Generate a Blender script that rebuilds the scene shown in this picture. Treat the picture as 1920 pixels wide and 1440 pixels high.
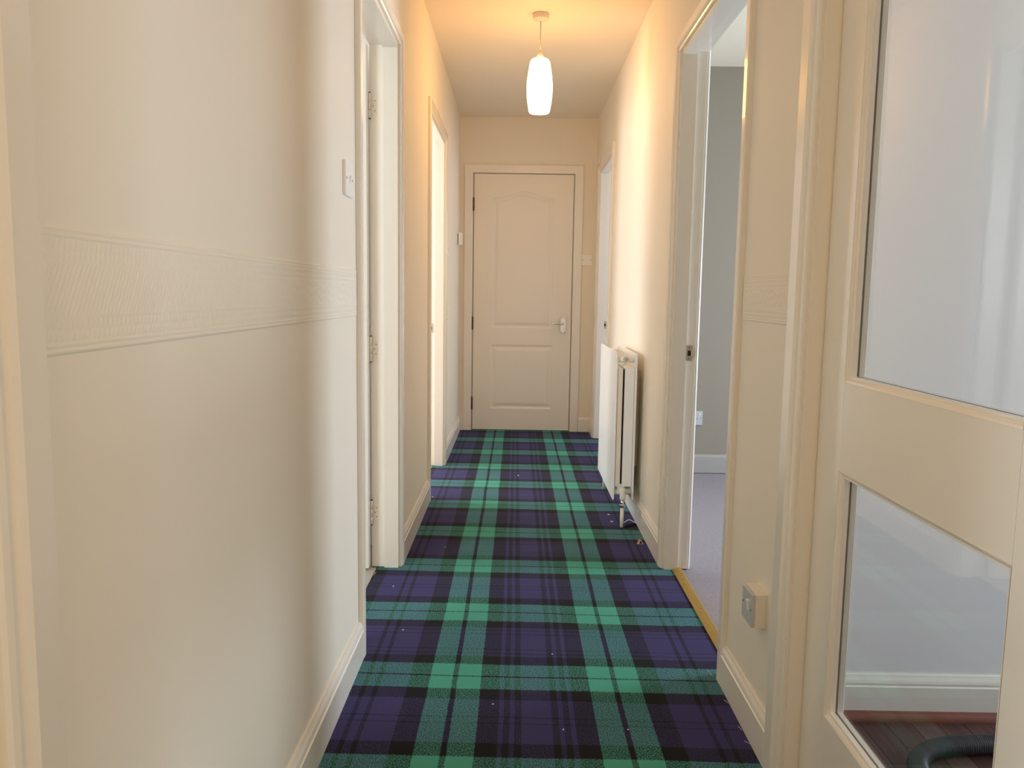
import bpy, bmesh, math, random
from mathutils import Matrix, Vector

# ---------------------------------------------------------------- clear
for o in list(bpy.data.objects):
    bpy.data.objects.remove(o, do_unlink=True)
SC = bpy.context.scene
COL = SC.collection
rnd = random.Random(7)

# ---------------------------------------------------------------- camera (1920 x 1440 frame)
CAM_H = 1.071
F_PX, VPX, VPY, ROLL = 1480.0, 970.0, 552.0, math.radians(0.9)
yc = Vector((VPX - 960, VPY - 720, F_PX)).normalized()          # hall axis seen in camera coordinates
d0 = Vector((-math.sin(ROLL), math.cos(ROLL), 0))
dc = (d0 - yc * d0.dot(yc)).normalized()                         # straight down in camera coordinates
xc = dc.cross(yc)
cam_x = Vector((xc[0], yc[0], -dc[0]))
cam_y = -Vector((xc[1], yc[1], -dc[1]))
cam_z = -Vector((xc[2], yc[2], -dc[2]))
cd = bpy.data.cameras.new('camera')
cd.sensor_fit = 'HORIZONTAL'
cd.sensor_width = 36.0
cd.lens = F_PX * 36.0 / 1920.0
cd.clip_start = 0.02
cam = bpy.data.objects.new('camera', cd)
COL.objects.link(cam)
cam.matrix_world = Matrix(((cam_x[0], cam_y[0], cam_z[0], 0), (cam_x[1], cam_y[1], cam_z[1], 0),
                           (cam_x[2], cam_y[2], cam_z[2], CAM_H), (0, 0, 0, 1)))
SC.camera = cam

# ---------------------------------------------------------------- world, daylight, exposure
SC.view_settings.view_transform = 'Standard'
SC.view_settings.look = 'None'
SC.view_settings.gamma = 1.0
SC.view_settings.use_curve_mapping = False
SC.view_settings.exposure = 0.03
SC.cycles.max_bounces = 16
SC.cycles.diffuse_bounces = 12
SC.cycles.glossy_bounces = 4
SC.cycles.transparent_max_bounces = 12
SC.cycles.caustics_reflective = False
SC.cycles.caustics_refractive = False
SC.cycles.sample_clamp_indirect = 6.0
SC.cycles.use_denoising = True
W = bpy.data.worlds.new('sky')
SC.world = W
W.use_nodes = True
bg = W.node_tree.nodes['Background']
bg.inputs[0].default_value = (0.72, 0.84, 1.0, 1)
bg.inputs[1].default_value = 0.5

LAMP_STRENGTH = 21.5
LAMP_COLOR = (1.0, 0.50, 0.13, 1)


def window_light(name, loc, direction, w, h, power, color):
    """daylight entering at a window opening, and the added near fill"""
    ld = bpy.data.lights.new(name, 'AREA')
    ld.shape = 'RECTANGLE'
    ld.size, ld.size_y = w, h
    ld.energy = power
    ld.color = color
    o = bpy.data.objects.new(name, ld)
    COL.objects.link(o)
    o.location = loc
    o.rotation_euler = Vector(direction).to_track_quat('-Z', 'Y').to_euler()
    return o


DAY = (0.74, 0.86, 1.0)
window_light('daylight_window_1', (-2.52, 0.35, 1.5), (1, 0.35, 0), 1.1, 1.1, 66, (0.84, 0.92, 1.0))
window_light('daylight_window_2', (-2.72, 4.75, 1.25), (1, -0.1, -0.1), 0.9, 1.3, 62, (0.96, 0.97, 1.0))
window_light('daylight_window_3', (3.52, 3.15, 1.02), (-1, 0, 0), 0.8, 1.1, 105, DAY)
window_light('daylight_window_4', (3.52, 5.55, 1.4), (-1, 0, 0), 0.9, 1.2, 34, DAY)
window_light('daylight_window_5', (3.52, 1.32, 1.0), (-1, 0, 0), 0.9, 1.3, 50, (0.78, 0.87, 1.0))
window_light('near_fill_light', (0.07, -1.42, 1.4), (0, 1, 0), 0.6, 1.2, 8.5, (1.0, 0.60, 0.26))  # added warm fill behind the camera to brighten the foreground

# ---------------------------------------------------------------- hall dimensions (metres)
XL, XLB = -0.450, -0.555          # hall face and room face of the left wall
XR, XRB = 0.595, 0.688
YE, YN = 6.178, -1.30             # far and near end walls
CEIL = 2.405
HEAD = 1.968                      # clear height of the door openings


# ---------------------------------------------------------------- materials
def new_mat(name):
    m = bpy.data.materials.new(name)
    m.use_nodes = True
    nt = m.node_tree
    return m, nt, nt.nodes['Principled BSDF']


def node(nt, kind, **kw):
    n = nt.nodes.new(kind)
    for k, v in kw.items():
        setattr(n, k, v)
    return n


def plain(name, color, rough=0.5, metal=0.0, coat=0.0, bump=0.0, bscale=60.0, vary=0.0, vscale=3.0, spec=0.5):
    m, nt, b = new_mat(name)
    b.inputs['Base Color'].default_value = (*color, 1)
    b.inputs['Roughness'].default_value = rough
    b.inputs['Metallic'].default_value = metal
    b.inputs['Coat Weight'].default_value = coat
    b.inputs['Specular IOR Level'].default_value = spec
    tc = node(nt, 'ShaderNodeTexCoord')
    if vary:
        nz = node(nt, 'ShaderNodeTexNoise')
        nz.inputs['Scale'].default_value = vscale
        nz.inputs['Detail'].default_value = 4
        nt.links.new(tc.outputs['Object'], nz.inputs['Vector'])
        mx = node(nt, 'ShaderNodeMix', data_type='RGBA')
        mx.inputs[6].default_value = (*[c * (1 - vary) for c in color], 1)
        mx.inputs[7].default_value = (*[min(1, c * (1 + vary)) for c in color], 1)
        nt.links.new(nz.outputs['Fac'], mx.inputs[0])
        nt.links.new(mx.outputs[2], b.inputs['Base Color'])
    if bump:
        nz = node(nt, 'ShaderNodeTexNoise')
        nz.inputs['Scale'].default_value = bscale
        nz.inputs['Detail'].default_value = 3
        nt.links.new(tc.outputs['Object'], nz.inputs['Vector'])
        bp = node(nt, 'ShaderNodeBump')
        bp.inputs['Strength'].default_value = bump
        bp.inputs['Distance'].default_value = 0.002
        nt.links.new(nz.outputs['Fac'], bp.inputs['Height'])
        nt.links.new(bp.outputs[0], b.inputs['Normal'])
    return m


M = {}
M['wall'] = plain('wall_paint', (0.85, 0.785, 0.675), 0.62, bump=0.10, bscale=35, vary=0.012, vscale=2.0, spec=0.35)
M['ceiling'] = plain('ceiling_paint', (0.85, 0.78, 0.66), 0.8, bump=0.06, bscale=40)
M['roomwall'] = plain('room_wall_paint', (0.86, 0.86, 0.87), 0.7, bump=0.05, bscale=40)
M['dimwall'] = plain('dimmed_room_paint', (0.29, 0.255, 0.205), 0.7, bump=0.05, bscale=40)  # darker colour stands in for the dimness of the grey carpeted room
M['dimskirt'] = plain('dimmed_skirting_paint', (0.38, 0.36, 0.34), 0.4)  # skirting darkened likewise, the room's shade put into its colour
M['gloss'] = plain('white_gloss_paint', (0.86, 0.815, 0.735), 0.22, coat=0.15, bump=0.03, bscale=12)
M['doorpaint'] = plain('white_satin_door_paint', (0.85, 0.785, 0.685), 0.38, bump=0.06, bscale=160)
M['plastic'] = plain('white_plastic', (0.90, 0.89, 0.87), 0.3)
M['greyplastic'] = plain('grey_white_plastic', (0.52, 0.54, 0.55), 0.35)
M['rosep'] = plain('ceiling_rose_plastic', (0.72, 0.67, 0.62), 0.4)
M['dark'] = plain('dark_recess', (0.02, 0.014, 0.01), 0.8)
M['screw'] = plain('screw_metal', (0.20, 0.18, 0.16), 0.4, metal=0.8)
M['chrome'] = plain('polished_chrome', (0.82, 0.83, 0.84), 0.12, metal=1.0)
M['nickel'] = plain('dull_nickel', (0.55, 0.50, 0.44), 0.35, metal=1.0)
M['bronze'] = plain('bronze_hinge', (0.17, 0.10, 0.06), 0.45, metal=0.7)
M['radiator'] = plain('radiator_enamel', (0.88, 0.89, 0.89), 0.28)
M['radcream'] = plain('radiator_cream_fitting', (0.80, 0.75, 0.66), 0.35)
M['pipe'] = plain('painted_pipe', (0.84, 0.80, 0.73), 0.3)
M['brassstrip'] = plain('ochre_threshold_strip', (0.46, 0.29, 0.055), 0.35, metal=0.35, vary=0.12, vscale=20)
M['greycarpet'] = plain('grey_room_carpet', (0.36, 0.33, 0.37), 0.95, bump=0.8, bscale=500, vary=0.28, vscale=160, spec=0.1)
M['vinyl'] = plain('grey_vinyl_floor', (0.46, 0.44, 0.40), 0.5, vary=0.1, vscale=9)
M['subfloor'] = plain('dark_subfloor', (0.045, 0.035, 0.03), 0.9)
M['hose'] = plain('charcoal_hose_plastic', (0.035, 0.037, 0.040), 0.42)
M['redwood'] = plain('reddish_wood_beading', (0.20, 0.065, 0.035), 0.35, vary=0.2, vscale=25)
M['lint'] = plain('white_lint', (0.80, 0.80, 0.80), 0.9)
M['chip'] = plain('pale_wood_chip', (0.55, 0.40, 0.26), 0.8, vary=0.2, vscale=300)
M['thread'] = plain('pale_carpet_thread', (0.55, 0.55, 0.53), 0.9)
M['cordp'] = plain('white_flex', (0.62, 0.57, 0.50), 0.5)

# plank wood
m, nt, b = new_mat('dark_brown_wood')
tc = node(nt, 'ShaderNodeTexCoord')
mp = node(nt, 'ShaderNodeMapping')
mp.inputs['Scale'].default_value = (60, 5, 60)
oi = node(nt, 'ShaderNodeObjectInfo')
nz = node(nt, 'ShaderNodeTexNoise', noise_dimensions='4D')
nz.inputs['Scale'].default_value = 1.5
nz.inputs['Detail'].default_value = 5
cr = node(nt, 'ShaderNodeValToRGB')
cr.color_ramp.elements[0].position = 0.3
cr.color_ramp.elements[0].color = (0.050, 0.021, 0.016, 1)
cr.color_ramp.elements[1].position = 0.75
cr.color_ramp.elements[1].color = (0.130, 0.062, 0.050, 1)
ml = node(nt, 'ShaderNodeMath', operation='MULTIPLY')
ml.inputs[1].default_value = 17.0
nt.links.new(tc.outputs['Object'], mp.inputs['Vector'])
nt.links.new(mp.outputs[0], nz.inputs['Vector'])
nt.links.new(oi.outputs['Random'], ml.inputs[0])
nt.links.new(ml.outputs[0], nz.inputs['W'])
nt.links.new(nz.outputs['Fac'], cr.inputs['Fac'])
hs = node(nt, 'ShaderNodeHueSaturation')
mr = node(nt, 'ShaderNodeMapRange')
mr.inputs['To Min'].default_value = 0.75
mr.inputs['To Max'].default_value = 1.35
nt.links.new(oi.outputs['Random'], mr.inputs['Value'])
nt.links.new(mr.outputs[0], hs.inputs['Value'])
nt.links.new(cr.outputs['Color'], hs.inputs['Color'])
nt.links.new(hs.outputs[0], b.inputs['Base Color'])
b.inputs['Roughness'].default_value = 0.4
M['plank'] = m

# architectural glass: clear, with Fresnel reflection
m = bpy.data.materials.new('clear_glass')
m.use_nodes = True
nt = m.node_tree
nt.nodes.clear()
out = node(nt, 'ShaderNodeOutputMaterial')
tr = node(nt, 'ShaderNodeBsdfTransparent')
tr.inputs[0].default_value = (0.95, 0.97, 0.97, 1)
gl = node(nt, 'ShaderNodeBsdfGlossy')
gl.inputs['Roughness'].default_value = 0.01
fr = node(nt, 'ShaderNodeFresnel')
fr.inputs[0].default_value = 1.52
mx = node(nt, 'ShaderNodeMixShader')
geo = node(nt, 'ShaderNodeNewGeometry')          # keeps the reflectance the same on both faces of the slab
io = node(nt, 'ShaderNodeMix', data_type='FLOAT')
io.inputs[2].default_value = 1.52
io.inputs[3].default_value = 1 / 1.52
nt.links.new(geo.outputs['Backfacing'], io.inputs[0])
nt.links.new(io.outputs[0], fr.inputs[0])
nt.links.new(fr.outputs[0], mx.inputs[0])
nt.links.new(tr.outputs[0], mx.inputs[1])
nt.links.new(gl.outputs[0], mx.inputs[2])
nt.links.new(mx.outputs[0], out.inputs[0])
M['glass'] = m

# lit opal shade of the pendant
m = bpy.data.materials.new('lit_opal_glass')
m.use_nodes = True
nt = m.node_tree
b = nt.nodes['Principled BSDF']
b.inputs['Base Color'].default_value = (0.9, 0.88, 0.84, 1)
b.inputs['Roughness'].default_value = 0.15
b.inputs['Emission Color'].default_value = LAMP_COLOR
b.inputs['Emission Strength'].default_value = LAMP_STRENGTH
M['lamp'] = m

# tartan carpet: warp stripes along the hall, weft bands across it, every crossing woven half and half
# (ramp colours are square roots; the woven mix is squared again, which keeps the crossings as deep as in real yarn)
NAVY, BLACK, GREEN = [tuple(math.sqrt(c) for c in col) for col in ((0.043, 0.039, 0.136), (0.0075, 0.0065, 0.0085), (0.068, 0.345, 0.262))]


def tartan_ramp(nt, stops):
    r = node(nt, 'ShaderNodeValToRGB')
    r.color_ramp.interpolation = 'CONSTANT'
    e = r.color_ramp.elements
    for i, (p, c) in enumerate(stops):
        el = e[i] if i < 2 else e.new(min(p, 1.0))
        el.position = p
        el.color = (*c, 1)
    return r


HALF = 0.4515
mid = tuple(0.12 * a + 0.88 * k for a, k in zip(NAVY, BLACK))      # thin dark lines in the blue
faint = tuple(0.45 * a + 0.55 * k for a, k in zip(NAVY, BLACK))
warp = [(0, NAVY), (.009, mid), (.022, NAVY), (.100, BLACK), (.158, GREEN), (.222, BLACK), (.236, GREEN),
        (.300, BLACK), (.354, NAVY), (.366, mid), (.381, NAVY), (.394, mid), (.411, NAVY)]
weft = [(0, NAVY), (.010, faint), (.017, NAVY), (.100, BLACK), (.156, GREEN), (.225, BLACK), (.232, GREEN),
        (.301, BLACK), (.352, NAVY), (.366, faint), (.374, NAVY), (.394, faint), (.402, NAVY)]
m, nt, b = new_mat('tartan_carpet')
tc = node(nt, 'ShaderNodeTexCoord')
wob = node(nt, 'ShaderNodeTexNoise')
wob.inputs['Scale'].default_value = 2.2
wob.inputs['Detail'].default_value = 1
nt.links.new(tc.outputs['Object'], wob.inputs['Vector'])
jag = node(nt, 'ShaderNodeTexNoise')
jag.inputs['Scale'].default_value = 330
jag.inputs['Detail'].default_value = 1
nt.links.new(tc.outputs['Object'], jag.inputs['Vector'])
sx = node(nt, 'ShaderNodeSeparateXYZ')
nt.links.new(tc.outputs['Object'], sx.inputs[0])


def mth(op, a, c=None, clamp=False):
    n = node(nt, 'ShaderNodeMath', operation=op)
    for i, v in enumerate((a, c)):
        if v is None:
            continue
        if isinstance(v, (int, float)):
            n.inputs[i].default_value = v
        else:
            nt.links.new(v, n.inputs[i])
    return n.outputs[0]


jy = mth('MULTIPLY', mth('SUBTRACT', jag.outputs['Fac'], 0.5), 0.010)
wy = mth('MULTIPLY', mth('SUBTRACT', wob.outputs['Fac'], 0.5), 0.020)
xs = mth('ADD', mth('SUBTRACT', sx.outputs[0], 0.517), mth('MULTIPLY', jy, 0.5))
xs = mth('ADD', xs, mth('MULTIPLY', wy, 0.4))
px = mth('DIVIDE', mth('PINGPONG', xs, HALF), HALF)
ys = mth('ADD', mth('SUBTRACT', sx.outputs[1], 1.886), mth('MULTIPLY', sx.outputs[0], 0.012))
ys = mth('ADD', mth('ADD', ys, jy), wy)
py = mth('DIVIDE', mth('PINGPONG', ys, 0.4555), 0.4555)
rx = tartan_ramp(nt, [(p / HALF, c) for p, c in warp])
ry = tartan_ramp(nt, [(p / HALF, c) for p, c in weft])
nt.links.new(px, rx.inputs[0])
nt.links.new(py, ry.inputs[0])
spk = node(nt, 'ShaderNodeTexNoise')
spk.inputs['Scale'].default_value = 300
spk.inputs['Detail'].default_value = 2
nt.links.new(tc.outputs['Object'], spk.inputs['Vector'])
fac = mth('ADD', mth('MULTIPLY', mth('SUBTRACT', spk.outputs['Fac'], 0.5), 4.5), 0.5)
cl = node(nt, 'ShaderNodeClamp')
cl.inputs['Min'].default_value = 0.10
cl.inputs['Max'].default_value = 0.90
nt.links.new(fac, cl.inputs[0])
mxc = node(nt, 'ShaderNodeMix', data_type='RGBA')
nt.links.new(cl.outputs[0], mxc.inputs[0])
nt.links.new(rx.outputs[0], mxc.inputs[6])
nt.links.new(ry.outputs[0], mxc.inputs[7])
# worn, uneven pile
wr = node(nt, 'ShaderNodeTexNoise')
wr.inputs['Scale'].default_value = 5
wr.inputs['Detail'].default_value = 5
nt.links.new(tc.outputs['Object'], wr.inputs['Vector'])
hv = node(nt, 'ShaderNodeHueSaturation')
wv = node(nt, 'ShaderNodeMapRange')
wv.inputs['To Min'].default_value = 0.85
wv.inputs['To Max'].default_value = 1.15
nt.links.new(wr.outputs['Fac'], wv.inputs['Value'])
nt.links.new(wv.outputs[0], hv.inputs['Value'])
sq = node(nt, 'ShaderNodeVectorMath', operation='MULTIPLY')
nt.links.new(mxc.outputs[2], sq.inputs[0])
nt.links.new(mxc.outputs[2], sq.inputs[1])
nt.links.new(sq.outputs[0], hv.inputs['Color'])
nt.links.new(hv.outputs[0], b.inputs['Base Color'])
b.inputs['Roughness'].default_value = 0.95
b.inputs['Specular IOR Level'].default_value = 0.15
b.inputs['Sheen Weight'].default_value = 0.04
b.inputs['Sheen Roughness'].default_value = 0.5
bp = node(nt, 'ShaderNodeBump')
bp.inputs['Strength'].default_value = 0.55
bp.inputs['Distance'].default_value = 0.003
nt.links.new(spk.outputs['Fac'], bp.inputs['Height'])
nt.links.new(bp.outputs[0], b.inputs['Normal'])
M['tartan'] = m


# ---------------------------------------------------------------- mesh helpers
class MB:
    """collects shapes; build() links them as ONE mesh object"""

    def __init__(self):
        self.v, self.f, self.mi, self.sm = [], [], [], []
        self.mats = []

    def _m(self, mat):
        if mat not in self.mats:
            self.mats.append(mat)
        return self.mats.index(mat)

    def add(self, verts, faces, mat, smooth=False):
        k = len(self.v)
        self.v += [tuple(p) for p in verts]
        self.f += [tuple(i + k for i in f) for f in faces]
        i = self._m(mat)
        self.mi += [i] * len(faces)
        self.sm += [smooth] * len(faces)
        return self

    def box(self, lo, hi, mat):
        (a, b, c), (d, e, f) = [min(p, q) for p, q in zip(lo, hi)], [max(p, q) for p, q in zip(lo, hi)]
        vs = [(a, b, c), (d, b, c), (d, e, c), (a, e, c), (a, b, f), (d, b, f), (d, e, f), (a, e, f)]
        fs = [(0, 3, 2, 1), (4, 5, 6, 7), (0, 1, 5, 4), (1, 2, 6, 5), (2, 3, 7, 6), (3, 0, 4, 7)]
        return self.add(vs, fs, mat)

    def lathe(self, prof, mat, n=32, origin=(0, 0, 0), axis='z', smooth=True, caps=True):
        vs, fs = [], []
        for r, h in prof:
            for i in range(n):
                a = 2 * math.pi * i / n
                p = (r * math.cos(a), r * math.sin(a), h)
                if axis == 'x':
                    p = (p[2], p[0], p[1])
                elif axis == 'y':
                    p = (p[0], -p[2], p[1])
                vs.append(tuple(p[k] + origin[k] for k in range(3)))
        for j in range(len(prof) - 1):
            for i in range(n):
                k = (i + 1) % n
                fs.append((j * n + i, j * n + k, (j + 1) * n + k, (j + 1) * n + i))
        self.add(vs, fs, mat, smooth)
        if caps:
            k = len(self.v) - len(vs)
            i = self._m(mat)
            self.f.append(tuple(k + q for q in range(n - 1, -1, -1)))
            self.f.append(tuple(k + (len(prof) - 1) * n + q for q in range(n)))
            self.mi += [i, i]
            self.sm += [False, False]
        return self

    def tube(self, pts, r, mat, n=14, caps=True, radii=None):
        pts = [Vector(p) for p in pts]
        vs, fs = [], []
        up = Vector((0.03, 0.05, 1)).normalized()
        for j, p in enumerate(pts):
            t = (pts[min(j + 1, len(pts) - 1)] - pts[max(j - 1, 0)]).normalized()
            ref = up if abs(t.dot(up)) < 0.97 else Vector((1, 0, 0))
            u = t.cross(ref).normalized()
            w = t.cross(u)
            rr = radii[j] if radii else r
            for i in range(n):
                a = 2 * math.pi * i / n
                vs.append(p + u * (rr * math.cos(a)) + w * (rr * math.sin(a)))
        for j in range(len(pts) - 1):
            for i in range(n):
                k = (i + 1) % n
                fs.append((j * n + i, j * n + k, (j + 1) * n + k, (j + 1) * n + i))
        if caps:
            fs.append(tuple(range(n - 1, -1, -1)))
            fs.append(tuple((len(pts) - 1) * n + i for i in range(n)))
        return self.add(vs, fs, mat, True)

    def loft(self, loops, mat, smooth=False, closed=False):
        """loops: list of equally long point lists"""
        n = len(loops[0])
        vs = [p for l in loops for p in l]
        fs = []
        for j in range(len(loops) - 1):
            for i in range(n if closed else n - 1):
                k = (i + 1) % n
                fs.append((j * n + i, j * n + k, (j + 1) * n + k, (j + 1) * n + i))
        return self.add(vs, fs, mat, smooth)

    def build(self, name, parent=None, bevel=0.0, seg=2):
        me = bpy.data.meshes.new(name)
        me.from_pydata(self.v, [], self.f)
        for mt in self.mats:
            me.materials.append(M[mt])
        me.polygons.foreach_set('material_index', self.mi)
        me.polygons.foreach_set('use_smooth', self.sm)
        bm = bmesh.new()
        bm.from_mesh(me)
        bmesh.ops.recalc_face_normals(bm, faces=bm.faces)
        bm.to_mesh(me)
        bm.free()
        me.update()
        o = bpy.data.objects.new(name, me)
        COL.objects.link(o)
        if parent is not None:
            o.parent = parent
            o.matrix_parent_inverse = parent.matrix_basis.inverted()
        if bevel:
            bv = o.modifiers.new('bevel', 'BEVEL')
            bv.width = bevel
            bv.segments = seg
            bv.limit_method = 'ANGLE'
            bv.angle_limit = math.radians(40)
            bv.harden_normals = False
        return o


def tag(o, label, cat, group=None, kind=None):
    o['label'] = label
    o['category'] = cat
    if group:
        o['group'] = group
    if kind:
        o['kind'] = kind
    return o


def thing(name, loc, label, cat, group=None, kind=None):
    o = bpy.data.objects.new(name, None)
    o.empty_display_size = 0.05
    o.location = loc
    COL.objects.link(o)
    return tag(o, label, cat, group, kind)


def bx(name, parent, lo, hi, mat, bevel=0.0):
    return MB().box(lo, hi, mat).build(name, parent, bevel)


# mapping of (along wall, height, proud of wall) to the hall
def on_left(s, z, d, x=XL):
    return (x + d, s, z)


def on_right(s, z, d, x=XR):
    return (x - d, s, z)


def on_end(s, z, d, y=YE):
    return (s, y - d, z)


ARCH = [(0, 0), (0, .007), (.06, .010), (.15, .012), (.20, .0085), (.28, .0085), (.33, .013), (.42, .0165), (.94, .0165), (1, .013), (1, 0)]
FLAT = [(0, 0), (0, .013), (.05, .016), (.95, .016), (1, .013), (1, 0)]


def architrave(parent, mapf, s0, s1, top, width, prof=ARCH, name='architrave'):
    mb = MB()
    loops = []
    for t, d in prof:
        w = t * width
        loops.append([mapf(s0 - w, 0, d), mapf(s0 - w, top + w, d), mapf(s1 + w, top + w, d), mapf(s1 + w, 0, d)])
    mb.loft(loops, 'gloss')
    for e in (0, -1):
        pts = [l[e] for l in loops]
        mb.add(pts, [tuple(range(len(pts)))], 'gloss')
    return mb.build(name, parent)


SK = [(0, .0), (0, .0155), (.084, .0155), (.0865, .0125), (.0895, .0125), (.093, .0135), (.100, .0115), (.108, .007), (.113, .005), (.113, 0)]
SKP = [(0, 0), (0, .0155), (.098, .0155), (.100, .013), (.100, 0)]


def skirting(name, mapf, s0, s1, label, prof=SK, mat='gloss', scale=1.0):
    mb = MB()
    a = [mapf(s0, z * scale, d) for z, d in prof]
    b_ = [mapf(s1, z * scale, d) for z, d in prof]
    mb.loft([a, b_], mat, closed=True)
    mb.add(a, [tuple(range(len(a)))], mat)
    mb.add(b_, [tuple(range(len(b_)))], mat)
    return tag(mb.build(name), label, 'skirting board', kind='structure')


def wall_mesh(mb, x0, x1, y0, y1, z1, openings, mat, axis='x'):
    """openings: (a, b, zlow, zhigh); a solid wall with holes, made of blocks that share faces"""
    def blk(a, b, c, d):
        if b - a < 1e-5 or d - c < 1e-5:
            return
        if axis == 'x':
            mb.box((x0, a, c), (x1, b, d), mat)
        else:
            mb.box((a, y0, c), (b, y1, d), mat)
    lo, hi = (y0, y1) if axis == 'x' else (x0, x1)
    cur = lo
    for a, b, c, d in sorted(openings):
        blk(cur, a, -0.05, z1)
        blk(a, b, -0.05, c)
        blk(a, b, d, z1)
        cur = b
    blk(cur, hi, -0.05, z1)


# ================================================================= SETTING
# openings: structural (lining inside is LT thick)
LT = 0.025
L1 = (2.268, 3.000)       # clear widths between linings
L2 = (4.040, 4.850)
L0 = (-0.14, 0.648)
R1 = (2.150, 3.030)
R2 = (5.105, 5.895)
GD = (0.850, 1.618)
ED = (-0.345, 0.423)      # far door leaf, in x

mb = MB()
wall_mesh(mb, XLB, XL, YN - .1, YE + .1, CEIL, [(a - LT, b + LT, -0.05, HEAD + LT) for a, b in (L0, L1, L2)], 'wall')
tag(mb.build('wall_left'), 'cream painted hall wall with the switch plate and two open doorways', 'wall', kind='structure')
mb = MB()
wall_mesh(mb, XR, XRB, YN - .1, YE + .1, CEIL, [(a - LT, b + LT, -0.05, HEAD + LT) for a, b in (GD, R1, R2)], 'wall')
tag(mb.build('wall_right'), 'cream painted hall wall behind the white radiator', 'wall', kind='structure')
mb = MB()
wall_mesh(mb, XL, XR, YE, YE + .1, CEIL, [(ED[0] - .008, ED[1] + .008, -0.05, 1.992)], 'wall', axis='y')
tag(mb.build('wall_far'), 'cream end wall around the closed panelled door', 'wall', kind='structure')
mb = MB()
wall_mesh(mb, XL, XR, YN - .1, YN, CEIL, [(-.25, .39, .78, 2.02)], 'wall', axis='y')
tag(mb.build('wall_near'), 'cream end wall of the hall facing the panelled door', 'wall', kind='structure')
wn = thing('window_6', (.07, YN, .78), 'added unseen window for fill light in the end wall facing the panelled door', 'window', kind='structure')  # added out of view as an opening for the near fill light
f = MB()
f.box((-.25, YN - .08, .78), (-.21, YN - .03, 2.02), 'gloss').box((.35, YN - .08, .78), (.39, YN - .03, 2.02), 'gloss')
f.box((-.21, YN - .08, .78), (.35, YN - .03, .82), 'gloss').box((-.21, YN - .08, 1.98), (.35, YN - .03, 2.02), 'gloss')
f.build('window_frame', wn)
bx('window_sill', wn, (-.29, YN - .03, .75), (.43, YN + .07, .78), 'gloss', .004)
tag(bx('ceiling', None, (-3.6, YN - .2, CEIL), (3.8, YE + .3, CEIL + .08), 'ceiling'), 'plain cream hall ceiling above the pendant lamp', 'ceiling', kind='structure')
tag(bx('floor_base', None, (-3.6, YN - .2, -.10), (3.8, YE + .3, -.014), 'subfloor'), 'dark subfloor under the carpets', 'floor', kind='structure')


# ---- carpet: one cut piece reaching into the doorways
def carpet():
    def fray(a, b_, n, amp):
        pts = []
        for i in range(1, n):
            t = i / n
            pts.append((a[0] + (b_[0] - a[0]) * t + rnd.uniform(-amp, amp), a[1] + (b_[1] - a[1]) * t + rnd.uniform(-amp, amp) * .3))
        return [a] + pts
    e = 0.004
    left = []
    P = []
    xr, xl = XR - .012, XL + .012
    # counter-clockwise from near right
    P += [(xr, YN + .005), (xr, GD[0]), (.612, GD[0]), (.612, GD[1] - .001), (xr, GD[1] - .001)]
    P += [(xr, R1[0] + .001), (.632, R1[0] + .001), (.636, R1[1] - .001), (xr, R1[1] - .001)]
    P += fray((xr, 3.14), (xr, 3.50), 6, .002)
    P += [(.578, 3.535), (.515, 3.545), (.512, 3.60), (.545, 3.635), (.580, 3.66)]
    P += [(xr, R2[0] + .001), (.64, R2[0] + .001), (.64, R2[1] - .001), (xr, R2[1] - .001), (xr, YE - .012)]
    P += [(.43, YE + .004), (-.35, YE + .004), (-.41, YE - .013), (xl, YE - .02)]
    P += [(xl, L2[1] - .001)] + fray((-.512, L2[1] - .001), (-.512, L2[0] + .001), 18, .003)
    P += [(-.512, L2[0] + .001), (xl, L2[0] + .001)]
    P += [(xl, L1[1] - .001), (-.527, L1[1] - .001)] + fray((-.530, L1[1] - .03), (-.531, L1[0] + .002), 24, .0035)[:-1]
    P += [(-.531, L1[0] + .001), (xl, L1[0] + .001)]
    P += [(xl, L0[1]), (-.47, L0[1]), (-.47, L0[0]), (xl, L0[0]), (xl, YN + .005)]
    n = len(P)
    bm = bmesh.new()
    top = [bm.verts.new((x, y, 0)) for x, y in P]
    bot = [bm.verts.new((x, y, -.012)) for x, y in P]
    bm.faces.new(top)
    bm.faces.new(bot[::-1])
    for i in range(n):
        k = (i + 1) % n
        bm.faces.new((top[i], bot[i], bot[k], top[k]))
    bmesh.ops.triangulate(bm, faces=[f for f in bm.faces if len(f.verts) > 4])
    bmesh.ops.recalc_face_normals(bm, faces=bm.faces)
    me = bpy.data.meshes.new('floor')
    bm.to_mesh(me)
    bm.free()
    me.materials.append(M['tartan'])
    o = bpy.data.objects.new('floor', me)
    COL.objects.link(o)
    tag(o, 'hall floor covered in blue, green and black tartan carpet', 'carpet', kind='structure')


carpet()

# ---- side rooms (shells with a window opening each)


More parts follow.
